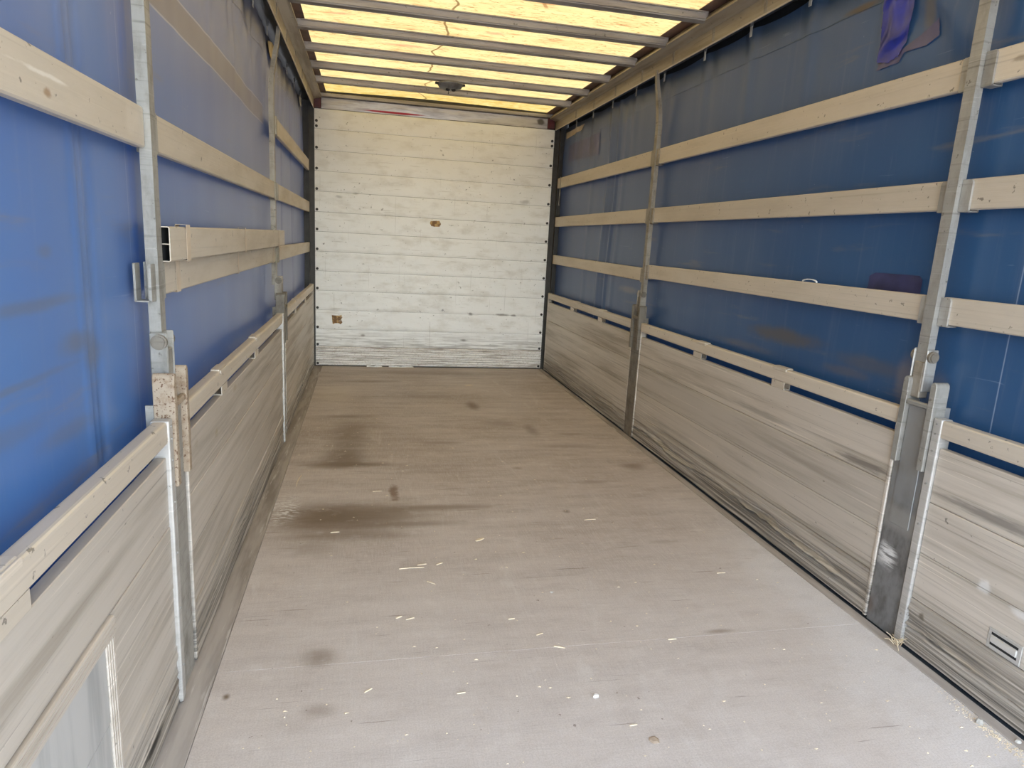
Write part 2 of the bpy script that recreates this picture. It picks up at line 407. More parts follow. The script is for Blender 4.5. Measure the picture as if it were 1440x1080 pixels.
M['curtain_left'] = m_curtain('blue PVC curtain left', True)
M['curtain_right'] = m_curtain('blue PVC curtain right', False)
M['patch'] = simple('glossy violet blue PVC patch', (.022, .035, .30), .24, 0, .25, 7)
M['patch_pale'] = simple('faded violet PVC patch', (.085, .08, .165), .34, 0, .2, 6)
M['patch_dark'] = simple('dull violet PVC patch', (.040, .042, .115), .4, 0, .25, 9)
M['cantrail'] = m_alu('cantrail aluminium', (.36, .305, .23), (.22, .175, .12), .8, .3, .45, (8, .6, 8), None, .3)
M['bow'] = m_alu('roof bow steel', (.36, .325, .295), (.19, .16, .14), .7, .3, .5, (.6, 14, 14), None, .2)
M['hole_shade'] = simple('painted hole shade', (.01, .01, .01), .9)  # flat black painted for the shade inside hollows and slots
g = G('concrete yard'); f = g.noise((1, 1, 1), 1.5, 6)
M['ground'] = g.out(g.mix(f, (.42, .41, .39), (.30, .29, .275)), .9)
g = G('steel plate with red paint mark')
f = g.noise((14, 9, 6), 1.6, 6)
c = g.mix(g.ramp(f, .4, .7), (.50, .49, .46), (.33, .31, .28))
c = g.mix(g.math('MULTIPLY', g.ell((W + .01, 2.10, 1.195), (.3, .022, .018), .5, .5, 40), .8), c, (.45, .10, .07))
M['plate_red'] = g.out(c, .45, .4)

g = G('worn dark post foot')
f = g.noise((12, 9, 5), 1.6, 6, .62)
c = g.mix(g.ramp(f, .40, .68), (.22, .22, .22), (.12, .115, .11))
z_ = g.sep()[2]
c = g.mix(g.math('MULTIPLY', g.ramp(g.math('ADD', z_, g.math('MULTIPLY', f, .3)), .60, .95), .7), c, (.33, .32, .305))
c = g.mix(g.math('MULTIPLY', g.band(2, .40, .49, .02), .6), c, (.36, .35, .33))
c = g.mix(g.math('MULTIPLY', g.band(2, .50, .62, .02), .4), c, (.30, .31, .32))
scf = g.math('MULTIPLY', g.ell((W, 2.0, .29), (.3, .06, .06), .7, .6, 9), g.ramp(g.noise((4, 5, 60), 2, 4, .6), .40, .55))
c = g.mix(scf, c, (.80, .80, .80))
c = g.mix(g.math('MULTIPLY', g.ell((W, 2.05, .07), (.3, .05, .06), .9, .8, 12), .7), c, (.11, .065, .04))
g.bump(f, .2, .004)
M['foot'] = g.out(c, .42, .45)

# ------------------------------------------------------------------ mesh helpers
def P(side, u, y, z):
    """u metres into the cargo space from the side wall plane"""
    return (u if side < 0 else W - u, y, z)

def box(bm, x0, x1, y0, y1, z0, z1, bev=0.0, seg=1):
    vs_ = [bm.verts.new((x, y, z)) for x in (x0, x1) for y in (y0, y1) for z in (z0, z1)]
    fs = [bm.faces.new([vs_[i] for i in q]) for q in ((0, 1, 3, 2), (4, 6, 7, 5), (0, 4, 5, 1), (2, 3, 7, 6), (0, 2, 6, 4), (1, 5, 7, 3))]
    bmesh.ops.recalc_face_normals(bm, faces=fs)
    if bev:
        es = {e for f in fs for e in f.edges}
        bmesh.ops.bevel(bm, geom=list(es), offset=bev, segments=seg, affect='EDGES', profile=.5)

def sbox(bm, side, u0, u1, y0, y1, z0, z1, bev=0.0, seg=1):
    a, b = (u0, u1) if side < 0 else (W - u1, W - u0)
    box(bm, min(a, b), max(a, b), y0, y1, z0, z1, bev, seg)

def prism(bm, pts, axis, a, b, side=None):
    """extrude closed 2-D outline along axis ('y': pts=(u,z); 'x': pts=(y,z), 'u': pts=(y,z))"""
    def mk(p, t):
        if axis == 'y': return P(side, p[0], t, p[1]) if side else (p[0], t, p[1])
        if axis == 'u': return P(side, t, p[0], p[1])
        return (t, p[0], p[1])
    A = [bm.verts.new(mk(p, a)) for p in pts]
    B = [bm.verts.new(mk(p, b)) for p in pts]
    n = len(pts)
    fs = [bm.faces.new((A[i], A[(i + 1) % n], B[(i + 1) % n], B[i])) for i in range(n)]
    fs += [bm.faces.new(A), bm.faces.new(B)]
    bmesh.ops.recalc_face_normals(bm, faces=fs)

def cyl(bm, c, axis, r, h, seg=14, r2=None):
    rot = {'x': Matrix.Rotation(math.pi / 2, 4, 'Y'), 'y': Matrix.Rotation(math.pi / 2, 4, 'X'), 'z': Matrix.Identity(4)}[axis]
    bmesh.ops.create_cone(bm, cap_ends=True, segments=seg, radius1=r, radius2=r if r2 is None else r2, depth=h, matrix=Matrix.Translation(c) @ rot)

def sweep(bm, rings):
    n = len(rings[0])
    V = [[bm.verts.new(p) for p in r] for r in rings]
    fs = []
    for a, b in zip(V, V[1:]):
        for i in range(n):
            fs.append(bm.faces.new((a[i], a[(i + 1) % n], b[(i + 1) % n], b[i])))
    fs += [bm.faces.new(V[0]), bm.faces.new(V[-1])]
    bmesh.ops.recalc_face_normals(bm, faces=fs)

def grid(bm, fn, nu, nv):
    V = [[bm.verts.new(fn(i / nu, j / nv)) for j in range(nv + 1)] for i in range(nu + 1)]
    fs = []
    for i in range(nu):
        for j in range(nv):
            fs.append(bm.faces.new((V[i][j], V[i + 1][j], V[i + 1][j + 1], V[i][j + 1])))
    for f in fs: f.smooth = True
    return V

def wloc(o):
    v = Vector((0, 0, 0))
    while o is not None:
        v += o.location; o = o.parent
    return v

def obj(name, bm, mat, parent=None, loc=None, smooth=False):
    base = wloc(parent) + (Vector(loc) if loc else Vector((0, 0, 0)))
    for v in bm.verts: v.co -= base
    me = bpy.data.meshes.new(name)
    bm.to_mesh(me); bm.free()
    me.materials.append(M[mat] if isinstance(mat, str) else mat)
    if mat == 'slat': me.materials.append(M['hole_shade'])
    if smooth:
        for p in me.polygons: p.use_smooth = True
    o = bpy.data.objects.new(name, me)
    COL.objects.link(o)
    if parent: o.parent = parent
    if loc: o.location = loc
    return o

def tag(o, label=None, cat=None, group=None, kind=None):
    for k, v in (('label', label), ('category', cat), ('group', group), ('kind', kind)):
        if v: o[k] = v
    return o

def thing(name, loc, label, cat, group=None):
    o = bpy.data.objects.new(name, None)
    o.empty_display_size = .05
    COL.objects.link(o); o.location = loc
    return tag(o, label, cat, group)

BM = bmesh.new

# ------------------------------------------------------------------ floor, ground
bm = BM(); box(bm, -.13, W + .13, REAR, D + .05, -.16, -.0305)
box(bm, .02, W - .02, REAR, D + .05, -.0305, -.022)
floor = tag(obj('floor', bm, 'dark'), 'grey brown worn plywood load floor of the truck body', None, None, 'structure')
ys = [REAR, .74, 2.01, 3.93, 5.62, D - .012]
for a, b in zip(ys, ys[1:]):
    bm = BM(); box(bm, .088, W - .052, a + .0003, b - .0003, -.0215, 0, .0005)
    obj('plywood_sheet', bm, 'floor', floor)
bm = BM(); box(bm, .004, .0865, REAR, D - .012, -.0215, .002, .001)
obj('edge_strip', bm, 'sill', floor)
bm = BM(); box(bm, W - .0505, W - .008, REAR, D - .012, -.0215, .002, .001)
obj('edge_strip', bm, 'sill', floor)
bm = BM(); box(bm, W - .0075, W + .03, REAR, D - .012, -.03, -.004)
obj('rubber_seal', bm, 'rubber', floor)
bm = BM(); box(bm, -.03, .0035, REAR, D - .012, -.03, -.004)
obj('rubber_seal', bm, 'rubber', floor)
bm = BM(); box(bm, -40, 40, -40, 40, -1.35, -1.25)
tag(obj('ground', bm, 'ground'), 'concrete yard under the truck', None, None, 'structure')

# ------------------------------------------------------------------ front wall
bm = BM(); box(bm, -.14, W + .14, D + .012, D + .045, -.10, 2.72)
front = tag(obj('wall_front', bm, 'dark'), 'white boarded front bulkhead at the far end of the truck', None, None, 'structure')
seams = [2.533, 2.349, 2.151, 1.955, 1.761, 1.563, 1.371, 1.176, .980, .7835, .5855, .3857, .207]
BX0, BX1 = .022, W - .025
def dent_field(n, zlo, zhi, big):
    return [(random.uniform(BX0, BX1), random.uniform(zlo, zhi), random.uniform(.015, .05) * big, random.uniform(.2, 1)) for _ in range(n)]
for k, (zt, zb) in enumerate(zip(seams, seams[1:])):
    lowf = k / 11
    dents = dent_field(int(3 + 16 * lowf), zb, zt, 1.0)
    bm = BM()
    NX, NZ = 110, 12
    zt_, zb_ = zt - .0012, zb + .0012
    tiltz = random.uniform(-.0012, .0012)
    def fn(a, b):
        x = BX0 + (BX1 - BX0) * a; z = zb_ + (zt_ - zb_) * b
        e = min(b, 1 - b)
        y = D + (.0035 if e == 0 else 0) + tiltz
        y += .0022 * noise.noise((x * 2.0, z * 5, k)) * min(1, e * 5)
        for dx, dz, r, dp in dents:
            q = ((x - dx) / (r * 1.7)) ** 2 + ((z - dz) / r) ** 2
            if q < 6: y += .006 * dp * math.exp(-q)
        return (x, y, z)
    grid(bm, fn, NX, NZ)
    # returns into the joint
    box(bm, BX0, BX1, D + .004, D + .0115, zb_, zt_)
    obj('board', bm, 'board', front)
# ridged kick plate
bm = BM()
def fk(a, b):
    x = BX0 + (BX1 - BX0) * a; z = .006 + (.2055 - .006) * b
    y = D - .004 + .0035 * math.cos(b * 2 * math.pi * 8) + .002 * noise.noise((x * 6, z * 30, 3))
    if b in (0, 1): y += .008
    return (x, y, z)
grid(bm, fk, 80, 64)
obj('kick_plate', bm, 'kick', front)
bm = BM()
def fh(a, b):
    x = .088 + (W - .17) * a; z = 2.536 + .10 * b
    return (x, D - .002 + .006 * noise.noise((x * 2.5, z * 7, 5)), z)
grid(bm, fh, 60, 8)
obj('header_panel', bm, 'header', front)
bm = BM(); box(bm, .02, W - .02, D - .045, D + .01, 2.640, 2.672, .004)
obj('header_beam', bm, 'bow', front)
for x0, x1 in ((.018, .085), (W - .11, W - .035)):
    bm = BM(); box(bm, x0, x1, D - .022, D + .01, 2.537, 2.639, .003)
    o = obj('corner_block', bm, 'red', front); o['label'] = 'dark red painted corner block'
for side in (-1, 1):
    bm = BM()
    prism(bm, [(-.13, D - .004), (-.13, D - .012), (-.035, D - .012), (-.035, D - .055), (-.026, D - .055), (-.026, D - .012), (.018, D - .012), (.018, D - .004)], 'y', 0, 1, side)
    # outline given as (u, y): turn it upright
    for v in bm.verts:
        x, t, yv = v.co; v.co = (x, yv, -.02 if t == 0 else 2.55)
    bmesh.ops.recalc_face_normals(bm, faces=bm.faces[:])
    obj('corner_post', bm, 'dark', front)
bm = BM(); box(bm, -.0345, -.0265, D - .06, D - .0555, .10, .74, .001)  # daylight leaking at the corner, put in as a white strip
o = obj('edge_strip', bm, 'daylight_leak', front); o['label'] = 'white strip painted as a slit of daylight up the left corner'
bolt_me = None
def bolt(x, z):
    global bolt_me
    if bolt_me is None:
        b_ = BM(); cyl(b_, (0, 0, 0), 'y', .0135, .010, 10); cyl(b_, (0, -.006, 0), 'y', .007, .006, 8)
        bolt_me = bpy.data.meshes.new('bolt'); b_.to_mesh(bolt_me); b_.free(); bolt_me.materials.append(M['dark'])
    o = bpy.data.objects.new('bolt', bolt_me); COL.objects.link(o); o.parent = front; o.location = (x, D - .004, z)
for z in [2.42] + [s + .022 for s in seams[1:]] + [.03]:
    bolt(.042, z); bolt(W - .048, z)
for (x, z, w, h) in ((1.223, 1.51, .10, .058), (.233, .49, .10, .085)):
    bm = BM()
    n = 14
    pts = [(x + w / 2 * (1.0 + .18 * random.uniform(-1, 1)) * max(-1, min(1, 1.35 * math.cos(t))), z + h / 2 * (1 + .18 * random.uniform(-1, 1)) * max(-1, min(1, 1.35 * math.sin(t)))) for t in [2 * math.pi * i / n for i in range(n)]]
    A = [bm.verts.new((p[0], D - .0045, p[1])) for p in pts]
    B = [bm.verts.new((p[0], D + .002, p[1])) for p in pts]
    for i in range(n): bm.faces.new((A[i], A[(i + 1) % n], B[(i + 1) % n], B[i]))
    bm.faces.new(A)
    bmesh.ops.recalc_face_normals(bm, faces=bm.faces[:])
    o = obj('bare_patch', bm, 'chip', front); o['label'] = 'patch of bare chipped brown wood'

# ------------------------------------------------------------------ roof
bm = BM()
def fr(a, b):
    x = .10 + (W - .20) * a; y = REAR + (D + .02 - REAR) * b
    return (x, y, 2.698 + .010 * noise.noise((x * 1.2, y * 1.3, 2)) + .012 * math.sin(math.pi * a))
grid(bm, fr, 24, 120)
ceil = tag(obj('ceiling', bm, 'roof'), 'translucent yellow stained roof sheet lit from above', None, None, 'structure')
for side in (-1, 1):
    bm = BM(); sbox(bm, side, .03, .135, REAR, D, 2.681, 2.686)
    obj('edge_flange', bm, 'roof_edge', ceil)
bow_far = [.72 - .52 * 2, .72 - .52, .72, 1.24, 1.76, 2.28, 2.80, 3.325, 3.85, 4.37, 4.885, 5.42, 5.95, 6.475]
for k, yb in enumerate(bow_far):
    bm = BM()
    w = .062
    prof = [(yb - w, 2.631), (yb, 2.627), (yb + .004, 2.676), (yb - w - .004, 2.676)]
    prism(bm, prof, 'x', .084, W - .084)
    # folded lips
    box(bm, .11, W - .11, yb - w - .016, yb - w - .003, 2.668, 2.674)
    bmesh.ops.bevel(bm, geom=[e for e in bm.edges if abs(e.verts[0].co.x - e.verts[1].co.x) > 1 and e.verts[0].co.z < 2.64], offset=.006, segments=2, affect='EDGES')
    obj('roof_bow', bm, 'bow', ceil)

# cantrails
for n_, side in ((1, -1), (2, 1)):
    bm = BM()
    prism(bm, [(.014, 2.535), (.020, 2.535), (.022, 2.612), (.088, 2.630), (.094, 2.630), (.094, 2.642), (.06, 2.680), (.0, 2.700), (-.13, 2.700), (-.13, 2.615), (.007, 2.615), (.008, 2.556)], 'y', REAR, D + .012, side)
    trim = tag(obj('trim_%d' % n_, bm, 'cantrail'), 'beige aluminium roof rail along the top of the %s curtain' % ('left' if side < 0 else 'right'), None, None, 'structure')
    bm = BM()
    prism(bm, [(.004, 2.545), (.004, 2.610), (-.128, 2.610), (-.128, 2.44), (-.120, 2.44), (-.120, 2.598), (-.004, 2.598), (-.004, 2.545)], 'y', REAR, D, side)
    obj('track_channel', bm, 'black', trim)
    bm = BM()
    prism(bm, [(.0145, 2.528), (.0195, 2.528), (.0215, 2.534), (.0125, 2.534)], 'y', REAR, D, side)
    obj('lip_bead', bm, 'rail', trim)
    for yb in bow_far:
        bm = BM()
        ym = yb - .03
        prism(bm, [(.0200, 2.540), (.0232, 2.540), (.0250, 2.611), (.0215, 2.611)], 'y', ym - .005, ym + .001, side)
        prism(bm, [(.0200, 2.540), (.0232, 2.540), (.0250, 2.611), (.0215, 2.611)], 'y', ym + .012, ym + .016, side)
        obj('bow_bracket', bm, 'galv_brown', trim)

# ceiling fitting
t = thing('ceiling_fitting', (1.19, 5.915, 2.60), 'round dark grey dished fitting under a roof bow near the front wall', 'fitting')
bm = BM()
prof = [(.0, 2.560), (.05, 2.563), (.09, 2.580), (.105, 2.603), (.108, 2.612), (.06, 2.622), (0, 2.622)]
rings = 22
V = [[bm.verts.new((1.19 + r * math.cos(2 * math.pi * i / rings), 5.915 + r * math.sin(2 * math.pi * i / rings), z)) for i in range(rings)] for r, z in prof[1:-1]]
c0 = bm.verts.new((1.19, 5.915, prof[0][1])); c1 = bm.verts.new((1.19, 5.915, prof[-1][1]))
for a, b in zip(V, V[1:]):
    for i in range(rings): bm.faces.new((a[i], a[(i + 1) % rings], b[(i + 1) % rings], b[i]))
for i in range(rings):
    bm.faces.new((c0, V[0][(i + 1) % rings], V[0][i])); bm.faces.new((c1, V[-1][i], V[-1][(i + 1) % rings]))
bmesh.ops.recalc_face_normals(bm, faces=bm.faces[:])
obj('dish', bm, 'galv_dark', t, smooth=True)
for dx in (-.022, .024):
    bm = BM(); bmesh.ops.create_uvsphere(bm, u_segments=12, v_segments=8, radius=.019, matrix=Matrix.Translation((1.19 + dx, 5.885, 2.562)) @ Matrix.Diagonal((1, 1, .7, 1)))
    obj('knob', bm, 'black', t, smooth=True)
for dx in (-.112, .108):
    bm = BM(); cyl(bm, (1.19 + dx, 5.90, 2.606), 'z', .014, .016, 10)
    obj('screw', bm, 'black', t)
bm = BM(); cyl(bm, (1.172, 5.87, 2.545), 'z', .003, .03, 6); bmesh.ops.create_uvsphere(bm, u_segments=8, v_segments=6, radius=.006, matrix=Matrix.Translation((1.172, 5.87, 2.53)))
obj('drip', bm, 'black', t)

# ------------------------------------------------------------------ curtains
strap_y = {1: [1.45, 2.0, 2.52, 3.06, 3.565, 4.08, 4.66, 5.17, 5.68, 6.19, 6.7], -1: [1.5, 2.02, 2.54, 3.06, 3.58, 4.1, 4.62, 5.14, 5.66, 6.18, 6.7]}
def top_z(side, y):
    ss = strap_y[side]
    for a, b in zip(ss, ss[1:]):
        if a <= y <= b:
            return 2.548 - .014 * math.sin(math.pi * (y - a) / (b - a)) ** 1.2
    return 2.548
def curtain_u(side, y, z):
    u = -.082
    h = max(0, min(1, (z - 1.9) / .6))
    u += .010 * noise.noise((y * 1.1, z * 1.4, 3 + side)) + .004 * noise.noise((y * 5, z * 1.2, 8 + side)) * (.5 + h)
    # gathers under each hanger
    for s in strap_y[side]:
        q = abs(y - s)
        if q < .35: u += .007 * h * math.exp(-(q / .10) ** 2) * math.cos(q * 30)
    if side > 0:
        for yc, wd_, am in ((5.52, .025, .014), (5.60, .03, -.010), (5.72, .04, .012), (5.36, .04, .006), (6.15, .05, .006)):   # hanging folds in the far bay
            u += am * math.exp(-((y - yc - .03 * math.sin(z * 2)) / wd_) ** 2)
        # wrinkles by the repair patch
        k = math.exp(-((y - 2.22) / .22) ** 2 - ((z - 2.3) / .22) ** 2)
        u += .016 * k * math.sin(26 * (y * .8 - z * .65) + 3 * noise.noise((y * 4, z * 4, 1)))
        k = math.exp(-((y - 1.75) / .22) ** 2) * h
        u += .010 * k * math.sin(y * 46)
    else:
        k = h * math.exp(-((y - 3.9) / .9) ** 2)
        u += .010 * k * math.sin(9 * (y * 1.0 + z * 1.4)) + .005 * k * math.sin(23 * (y * .9 - z * .7))
        for yc, wd_, am in ((1.66, .012, .006), (1.74, .014, -.006), (5.35, .03, .008), (6.0, .03, .010), (6.12, .03, -.006)):
            u += am * math.exp(-((y - yc) / wd_) ** 2)
    return u
cur = {}
for side, nm, lb in ((-1, 'left', 'blue PVC tarpaulin curtain closing the left side, brighter and nearer the camera'), (1, 'right', 'dark blue PVC tarpaulin curtain closing the right side, violet repair patches on it')):
    bm = BM()
    def fc(a, b):
        y = REAR + (D - .01 - REAR) * a
        z = -.030 + (top_z(side, y) + .030) * b
        return P(side, curtain_u(side, y, z), y, z)
    grid(bm, fc, 420, 70)
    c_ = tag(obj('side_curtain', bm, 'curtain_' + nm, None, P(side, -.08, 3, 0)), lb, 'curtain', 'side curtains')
    cur[side] = c_
    for y in strap_y[side]:
        bm = BM()
        u = -.066
        sbox(bm, side, u, u + .003, y - .011, y + .011, 2.505, 2.556, .001)
        s_ = obj('hanger_strap', bm, 'strap', c_)
        bm = BM(); sbox(bm, side, u - .004, u + .008, y - .010, y + .010, 2.556, 2.590, .003)
        obj('roller', bm, 'galv_dark', s_)
# welded hem band across the top of each curtain
for side in (-1, 1):
    bm = BM()
    def fh2(a, b):
        y = .6 + (D - .03 - .6) * a; z = 2.385 + .006 * b
        return P(side, curtain_u(side, y, z) + .0010 + .0010 * math.sin(math.pi * b), y, z)
    grid(bm, fh2, 260, 2)
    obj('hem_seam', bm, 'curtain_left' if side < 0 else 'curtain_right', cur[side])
def patch(side, outline, mat, label, rip=.004, name='repair_patch', off=.003):
    ymin, ymax = min(p[0] for p in outline), max(p[0] for p in outline)
    zmin, zmax = min(p[1] for p in outline), max(p[1] for p in outline)
    n = 64
    bm = BM()
    def inside(y, z):
        r = False; m = len(outline)
        for i in range(m):
            (y1, z1), (y2, z2) = outline[i], outline[(i + 1) % m]
            if (z1 > z) != (z2 > z) and y < (y2 - y1) * (z - z1) / (z2 - z1) + y1: r = not r
        return r
    def fp(a, b):
        y = ymin + (ymax - ymin) * a; z = zmin + (zmax - zmin) * b
        w = rip * (noise.noise((y * 16, z * 9, 4)) + .6 * math.sin(30 * (y + z * .7) + 4 * noise.noise((y * 9, z * 9, 7))))
        return P(side, curtain_u(side, y, z) + off + rip + w * .9, y, z)
    V = grid(bm, fp, n, n)
    kill = [f for f in bm.faces if not inside(f.calc_center_median().y, f.calc_center_median().z)]
    bmesh.ops.delete(bm, geom=kill, context='FACES')
    o = obj(name, bm, mat, cur[side])
    if label: o['label'] = label
patch(1, [(2.40, 2.50), (2.575, 2.50), (2.56, 2.15), (2.50, 2.135), (2.44, 2.15), (2.42, 2.19)], 'patch', 'shiny violet blue repair patch', .006)
patch(1, [(2.28, 2.24), (2.43, 2.17), (2.55, 2.16), (2.56, 2.12), (2.44, 2.125), (2.42, 2.155), (2.32, 2.155), (2.27, 2.18)], 'patch_pale', 'faded violet repair patch', .003, off=.0015)
patch(1, [(2.145, 1.31), (2.16, 1.325), (2.39, 1.325), (2.42, 1.31), (2.43, 1.18), (2.145, 1.18)], 'patch_dark', 'dull violet repair patch', .001)
patch(1, [(6.45, 2.50), (7.08, 2.50), (7.08, 2.44), (6.55, 2.455)], 'tape', 'strip of beige tape', .001, 'tape_strip')
patch(1, [(6.0, 2.36), (6.95, 2.36), (6.95, 2.2), (6.0, 2.17)], 'patch_pale', 'greyish violet rectangular patch', .0015)

patch(-1, [(4.72, 2.50), (4.95, 2.52), (5.0, 2.46), (4.9, 2.43), (4.88, 2.36), (4.80, 2.41), (4.70, 2.44)], 'strap_yellow', 'torn yellowish strap end', .006, 'torn_strap', .012)
patch(-1, [(6.55, 2.53), (6.75, 2.53), (6.78, 2.44), (6.66, 2.46)], 'strap', 'pale torn strap end', .004, 'torn_strap', .010)

# ------------------------------------------------------------------ slats
SZ = {1: (1.9452, 2.048), 2: (1.5526, 1.6522), 3: (1.1676, 1.2607)}
def slat_bm(bm, side, y0, y1, zb, zt, dz0=0, dz1=0, u=-.025, th=.026, hollow0=False):
    wl = .0028
    def ring(y, dz, ins):
        r = .004
        a, b = u - th + ins, u - ins
        lo, hi = zb + dz + ins, zt + dz - ins
        if ins: r = .0015
        return [P(side, *q) for q in ((a, y, lo + r), (a, y, hi - r), (a + r, y, hi), (b - r, y, hi), (b, y, hi - r), (b, y, lo + r), (b - r, y, lo), (a + r, y, lo))]
    n = 8
    O0, O1 = [bm.verts.new(p) for p in ring(y0, dz0, 0)], [bm.verts.new(p) for p in ring(y1, dz1, 0)]
    I0, I1 = [bm.verts.new(p) for p in ring(y0, dz0, wl)], [bm.verts.new(p) for p in ring(y1, dz1, wl)]
    for i in range(n):
        j = (i + 1) % n
        bm.faces.new((O0[i], O0[j], O1[j], O1[i])); bm.faces.new((I0[i], I1[i], I1[j], I0[j])).material_index = 1  # inner faces get black: the tube's deep shade put into colour
        bm.faces.new((O0[i], I0[i], I0[j], O0[j])); bm.faces.new((O1[i], O1[j], I1[j], I1[i]))
    bmesh.ops.recalc_face_normals(bm, faces=bm.faces[:])
    zm = (zb + zt) / 2
    sbox(bm, side, u - th + wl, u - wl, y0 + .001, y1 - .001, zm + dz0 - .0012, zm + dz0 + .0012)
def slat(side, lev, y0, y1, label, dz0=0, dz1=0, group=None):
    zb, zt = SZ[lev]
    bm = BM(); slat_bm(bm, side, y0, y1, zb, zt, dz0, dz1)
    o = obj('lath_board', bm, 'slat', None, P(side, -.04, (y0 + y1) / 2, zb))
    tag(o, label, 'slat', group or ('horizontal laths on the right wall' if side > 0 else 'horizontal laths on the left wall'))
    return o
RP, LP = (2.006, 4.59), (2.000, 4.565)     # upper post centres (y)
e = .027
hz = {1: 'top', 2: 'middle', 3: 'lowest'}
for lev in (1, 2, 3):
    slat(1, lev, REAR, RP[0] - e, '%s beige lath on the right wall, nearest bay, running out of frame' % hz[lev])
    slat(1, lev, RP[0] + e, RP[1] - e, 'long %s beige lath between the two right posts' % hz[lev])
    slat(1, lev, RP[1] + e, D - .06, '%s beige lath on the right wall beside the white front wall' % hz[lev], -.026 if lev == 3 else 0, -.004 if lev == 3 else 0)
    slat(-1, lev, LP[1] + e, D - .06, 'short %s beige lath at the far left beside the white front wall' % hz[lev])
slat(-1, 2, REAR, LP[0] - e, 'broad beige lath nearest the camera across the left blue curtain, dented end')
slat(-1, 2, LP[0] + e, LP[1] - e, 'single upper beige lath between the two left posts')
slat(-1, 3, LP[0] + e, LP[1] - e, 'lower beige lath of the taped pair on the left wall')
# loose spare slat lying on the lower one
bm = BM(); slat_bm(bm, -1, 2.035, 4.70, 1.2625, 1.358, 0, .004, .008, .025)
o = obj('lath_board', bm, 'slat', None, P(-1, 0, 3.3, 1.2625))
tag(o, 'spare beige lath taped on top of another, hollow black end showing', 'slat', 'horizontal laths on the left wall')
for y, w_, lb in ((2.225, .045, 'beige tape band nearest the hollow end of the lath pair'), (3.22, .02, 'narrow beige tape band round the middle of the lath pair'), (4.40, .04, 'beige tape band at the far end of the lath pair')):
    bm = BM()
    t_ = .0012
    outer = [(-.0535, 1.1655), (-.0225, 1.1655), (-.0225, 1.2600), (.0105, 1.2600), (.0105, 1.3655), (-.0195, 1.3655), (-.0535, 1.2640)]
    cu_, cz_ = -.0215, 1.26
    n_ = len(outer)
    inner = []
    for i in range(n_):
        p0, p1, p2 = (Vector(outer[(i + k_) % n_]) for k_ in (-1, 0, 1))
        d0, d1 = (p1 - p0).normalized(), (p2 - p1).normalized()
        nn = Vector((-d0.y - d1.y, d0.x + d1.x)).normalized()
        inner.append(tuple(p1 + nn * .0012))
    VA = [[bm.verts.new(P(-1, q[0], yy_, q[1])) for q in lst] for lst, yy_ in ((outer, y - w_ / 2), (outer, y + w_ / 2), (inner, y + w_ / 2), (inner, y - w_ / 2))]
    for A_, B_ in zip(VA, VA[1:] + VA[:1]):
        for i in range(n_): bm.faces.new((A_[i], A_[(i + 1) % n_], B_[(i + 1) % n_], B_[i]))
    bmesh.ops.recalc_face_normals(bm, faces=bm.faces[:])
    o = obj('tape_band', bm, 'tape', None, P(-1, 0, y, 1.165))
    tag(o, lb, 'tape', 'tape bands round the lath pair')
# small white tie on a right lath, metal hook at the far end
bm = BM(); rings = []
for i in range(13):
    a = math.pi * i / 12
    yy_, z_ = 2.74 - .05 * math.cos(a), 1.2615 + .011 * math.sin(a)
    rings.append([P(1, -.038 + du, yy_, z_ + dz) for du, dz in ((-.004, 0), (.004, 0), (.004, .004), (-.004, .004))])
sweep(bm, rings)
tag(obj('cable_tie', bm, 'white', None, P(1, -.038, 2.74, 1.262)), 'small white plastic tie on top of the lowest right lath', 'tie')
t = thing('hook', P(1, -.012, D - .17, 1.80), 'thin steel hook hanging by the top lath beside the front wall', 'hook')
bm = BM(); sbox(bm, 1, -.0245, -.0215, D - .18, D - .16, 1.86, 2.055, .001)
obj('strap_plate', bm, 'galv', t)
bm = BM(); sbox(bm, 1, -.0235, -.0175, D - .176, D - .168, 1.775, 1.862, .002); sbox(bm, 1, -.0235, -.0175, D - .20, D - .168, 1.767, 1.7755, .002)
obj('hook_end', bm, 'galv_brown', t)

